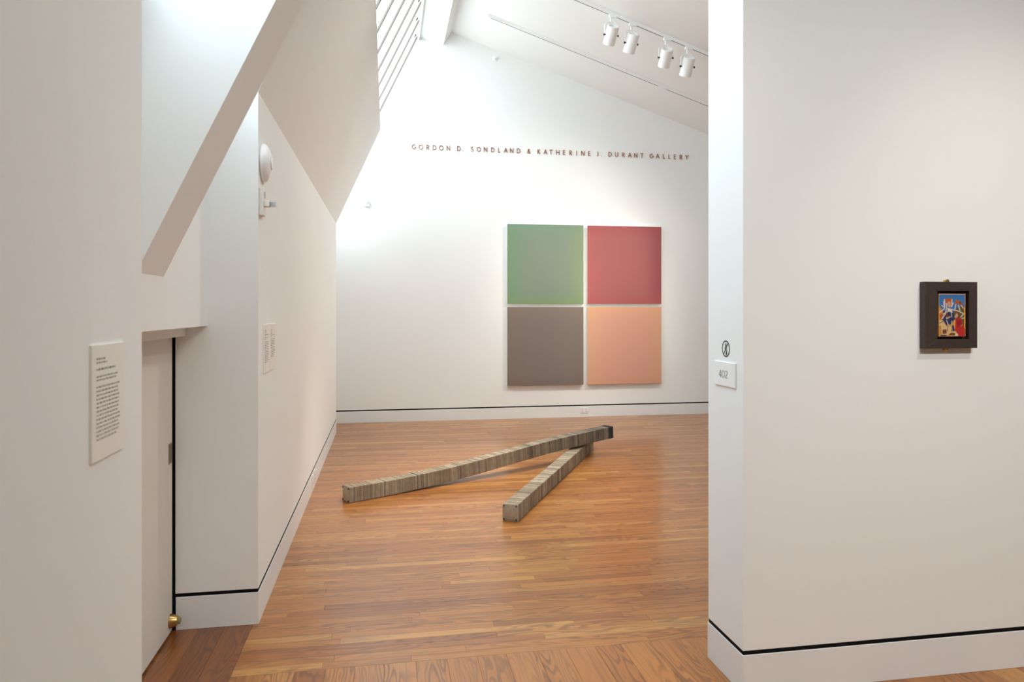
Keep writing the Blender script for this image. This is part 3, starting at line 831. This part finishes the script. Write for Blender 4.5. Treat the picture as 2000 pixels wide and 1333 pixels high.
pp('gold', (718, 500), (745, 480), (745, 1160), (722, 1160))
pp('rust', (265, 280), (440, 270), (415, 440), (300, 450))
pp('rust', (500, 300), (640, 340), (720, 480), (690, 470), (620, 420), (510, 400))
pp('brown', (600, 360), (640, 350), (660, 420), (610, 400))
pp('navy', (230, 560), (460, 570), (490, 760), (420, 880), (300, 900), (190, 760))
pp('rust', (140, 650), (240, 600), (230, 760), (150, 750))
pp('bone', (325, 500), (420, 520), (450, 620), (380, 590), (330, 590))
pp('skin', (335, 350), (390, 350), (400, 440), (375, 500), (340, 460))
limb('bone', 24, (250, 290), (262, 400), (250, 520), (130, 610))
limb('bone', 22, (235, 340), (245, 440)); limb('bone', 22, (185, 440), (250, 480))
limb('bone', 26, (310, 380), (300, 520), (270, 640), (190, 760))
limb('bone', 22, (430, 290), (420, 400)); limb('bone', 28, (460, 370), (410, 480))
limb('bone', 24, (520, 410), (500, 530)); limb('bone', 26, (580, 430), (620, 560)); limb('bone', 20, (640, 430), (700, 510))
limb('bone', 24, (430, 535), (600, 580), (705, 635), (630, 725)); limb('bone', 22, (655, 750), (720, 735))
limb('bone', 18, (330, 585), (210, 650)); limb('skin', 30, (320, 640), (300, 760), (390, 700))
limb('bone', 16, (410, 590), (420, 720)); limb('bone', 18, (300, 790), (350, 910))
pp('brown', (280, 620), (330, 600), (340, 700), (300, 720))
pp('sand', (125, 780), (230, 800), (320, 940), (400, 930), (410, 1050), (300, 1140), (125, 1160))
pp('ochre', (125, 930), (180, 900), (190, 1150), (125, 1160))
pp('brown', (200, 1010), (300, 1000), (300, 1100), (210, 1110))
limb('brown', 16, (130, 860), (240, 810), (310, 930)); limb('bone', 16, (185, 880), (200, 1100)); limb('brown', 14, (330, 940), (320, 1060))
limb('brown', 14, (410, 930), (420, 1060)); limb('sand', 18, (430, 800), (400, 960), (460, 1060))
pp('navy', (430, 900), (480, 920), (490, 1050), (440, 1040))
pp('sand', (310, 1130), (380, 1060), (500, 1050), (580, 1090), (560, 1160), (400, 1165))
pp('brown', (340, 1140), (400, 1085), (480, 1085), (520, 1130), (480, 1150))
pp('navy', (170, 1130), (300, 1130), (300, 1160), (165, 1160))
pp('red', (500, 780), (600, 720), (670, 780), (690, 920), (735, 1000), (735, 1165), (590, 1165), (490, 1000))
pp('dred', (540, 800), (640, 780), (650, 880), (560, 960))
pp('gold', (470, 800), (510, 760), (500, 1000), (480, 960))
pp('skin', (490, 700), (520, 640), (570, 620), (580, 680), (540, 730), (500, 740))
pp('brown', (490, 620), (560, 590), (600, 650), (590, 730), (575, 680), (560, 630))
limb('ochre', 12, (640, 930), (690, 890)); pp('bone', (500, 1120), (570, 1100), (570, 1150), (510, 1160))
local(paint.build('painted_scene', pmats), fp)['label'] = 'angular figures in blue, red, bone and ochre'
for X, Z, s_ in ((2.405, 1.7215, 1), (2.400, 1.4265, -1)):
    local(MB().lathe([(0, 0.0), (0.009, 0.0), (0.009, 0.004), (0.006, 0.007), (0, 0.008)], (X, PY0 - 0.012, Z), (0, -1, 0)).build('hanger', BRASS, smooth=True), fp)
    local(MB().box(X - 0.007, X + 0.007, PY0 - 0.014, PY0, Z - 0.006, Z + 0.006).build('hanger_plate', BRASS), fp)
tag(fp, 'small figure painting in a wide dark wood frame on the right wall', 'painting')

# ------------------------------------------------------------------ small fittings
# dome device and strobe on the left wall beside the niche corner
dm = empty('wall_dome', (XL, 3.93, 2.365))
local(MB().lathe([(0.092, 0.0), (0.100, 0.006), (0.100, 0.016), (0.092, 0.026), (0.070, 0.038), (0.040, 0.046), (0.034, 0.047)], (XL, 3.925, 2.365), (1, 0, 0), 40).build('housing', WHITE_PLASTIC, smooth=True), dm)
local(MB().lathe([(0.032, 0.044), (0.031, 0.050), (0.026, 0.052), (0, 0.053)], (XL, 3.925, 2.365), (1, 0, 0), 32).build('cap', WHITE_PLASTIC, smooth=True), dm)
local(MB().lathe([(0.034, 0.0455), (0.032, 0.0475)], (XL, 3.925, 2.365), (1, 0, 0), 32).build('seam', GREY_PLASTIC), dm)
tag(dm, 'round white saucer-shaped device high on the left wall', 'alarm')
sb = empty('strobe_alarm', (XL, 3.86, 2.08))
local(bevel(MB().box(XL, XL + 0.022, 3.825, 3.905, 2.080, 2.222).build('back_plate', OFF_PLASTIC), 0.003), sb)
local(bevel(MB().box(XL + 0.022, XL + 0.050, 3.84, 3.890, 2.128, 2.158).build('lamp_housing', OFF_PLASTIC), 0.002), sb)
local(bevel(MB().box(XL + 0.050, XL + 0.080, 3.842, 3.888, 2.129, 2.157).build('lens', LENS), 0.006, 3), sb)
local(MB().box(XL + 0.050, XL + 0.066, 3.852, 3.878, 2.135, 2.150).build('flash_tube', mat('flash_reflector', (0.55, 0.55, 0.58), 0.3, 0.6)), sb)
gr = MB()
for k in range(4): gr.box(XL + 0.022, XL + 0.0235, 3.845, 3.885, 2.172 + k * 0.009, 2.176 + k * 0.009)
local(gr.build('sounder_grille', GREY_PLASTIC), sb)
tag(sb, 'cream fire strobe with clear lens below the round device', 'alarm')

def outlet(name, c, ux, nrm, w, h, label, gangs):
    root = empty(name, c); c = Vector(c); ux = Vector(ux); nrm = Vector(nrm); up = Vector((0, 0, 1))
    def bx(mb, u0, u1, v0, v1, n0, n1):
        v = [c + ux * u + up * v_ + nrm * n_ for n_ in (n0, n1) for v_ in (v0, v1) for u in (u0, u1)]
        return mb.add(v, [(0, 2, 3, 1), (4, 5, 7, 6), (0, 1, 5, 4), (2, 6, 7, 3), (0, 4, 6, 2), (1, 3, 7, 5)])
    local(bevel(bx(MB(), -w / 2, w / 2, -h / 2, h / 2, 0, 0.006).build('cover_plate', WHITE_PLASTIC), 0.002), root)
    for g in range(gangs):
        u = (g - (gangs - 1) / 2) * w / gangs * 0.9
        sk_ = local(bx(MB(), u - 0.017, u + 0.017, -0.030, 0.030, 0.006, 0.008).build('socket', WHITE_PLASTIC), root)
        sl_ = MB()
        for vv in (-0.016, 0.016):
            for uu in (-0.007, 0.007): bx(sl_, u + uu - 0.0018, u + uu + 0.0018, vv - 0.006, vv + 0.006, 0.008, 0.0084)
        sl_.build('slots', DARK_PLASTIC, sk_)
    return tag(root, label, 'outlet')
outlet('power_outlet', (2.886, YF - q, 0.100), (1, 0, 0), (0, -1, 0), 0.118, 0.080, 'white double power outlet in the far baseboard under the canvases', 2)
outlet('power_outlet', (XL + q, 6.47, 0.092), (0, 1, 0), (1, 0, 0), 0.080, 0.118, 'nearer white outlet plate in the left wall baseboard', 1)
outlet('power_outlet', (XL + q, 6.66, 0.092), (0, 1, 0), (1, 0, 0), 0.080, 0.118, 'farther white outlet plate in the left wall baseboard', 1)

# cover plates, sensor and sprinkler on the far wall
def plate(cx, cz, w, h, label):
    tag(bevel(MB().box(cx - w / 2, cx + w / 2, YF - 0.006, YF, cz - h / 2, cz + h / 2).build('cover_plate', WHITE_PLASTIC), 0.002), label, 'plate')
a_, b_ = on(722.5, 329, 1, YF), on(720, 370, 1, YF)
plate(a_.x - 0.085, a_.z, 0.17, 0.125, 'larger blank white plate high on the far wall by the alcove')
plate(b_.x - 0.045, b_.z, 0.09, 0.125, 'smaller blank white plate just above the motion sensor')
p = on(717, 397, 1, YF)
ms = empty('motion_sensor', (p.x, YF, p.z - 0.05))
local(bevel(MB().box(p.x - 0.035, p.x + 0.035, YF - 0.05, YF, p.z - 0.055, p.z + 0.0).build('sensor_base', WHITE_PLASTIC), 0.006), ms)
local(MB().lathe([(0.034, 0), (0.034, 0.02), (0.026, 0.045), (0.012, 0.058), (0, 0.060)], (p.x, YF - 0.028, p.z), (0, -0.25, 1), 24).build('sensor_head', WHITE_PLASTIC, smooth=True), ms)
tag(ms, 'small white motion sensor on the far wall beside the alcove', 'sensor')
p = on(967, 115, 1, YF)
sp_ = empty('sprinkler', (p.x, YF, p.z))
local(MB().lathe([(0, 0.0), (0.040, 0.0), (0.038, 0.006), (0.016, 0.010), (0.012, 0.030), (0, 0.031)], (p.x, YF, p.z), (0, -1, 0)).build('escutcheon', WHITE_METAL, smooth=True), sp_)
local(MB().tube((p.x, YF - 0.03, p.z), (p.x, YF - 0.065, p.z), 0.006, n=10).build('nozzle', ROD), sp_)
local(MB().lathe([(0, 0), (0.018, 0.0), (0.018, 0.002), (0, 0.002)], (p.x, YF - 0.065, p.z), (0, -1, 0)).build('deflector', WHITE_METAL), sp_)
tag(sp_, 'white sidewall sprinkler head high on the gable wall', 'sprinkler')
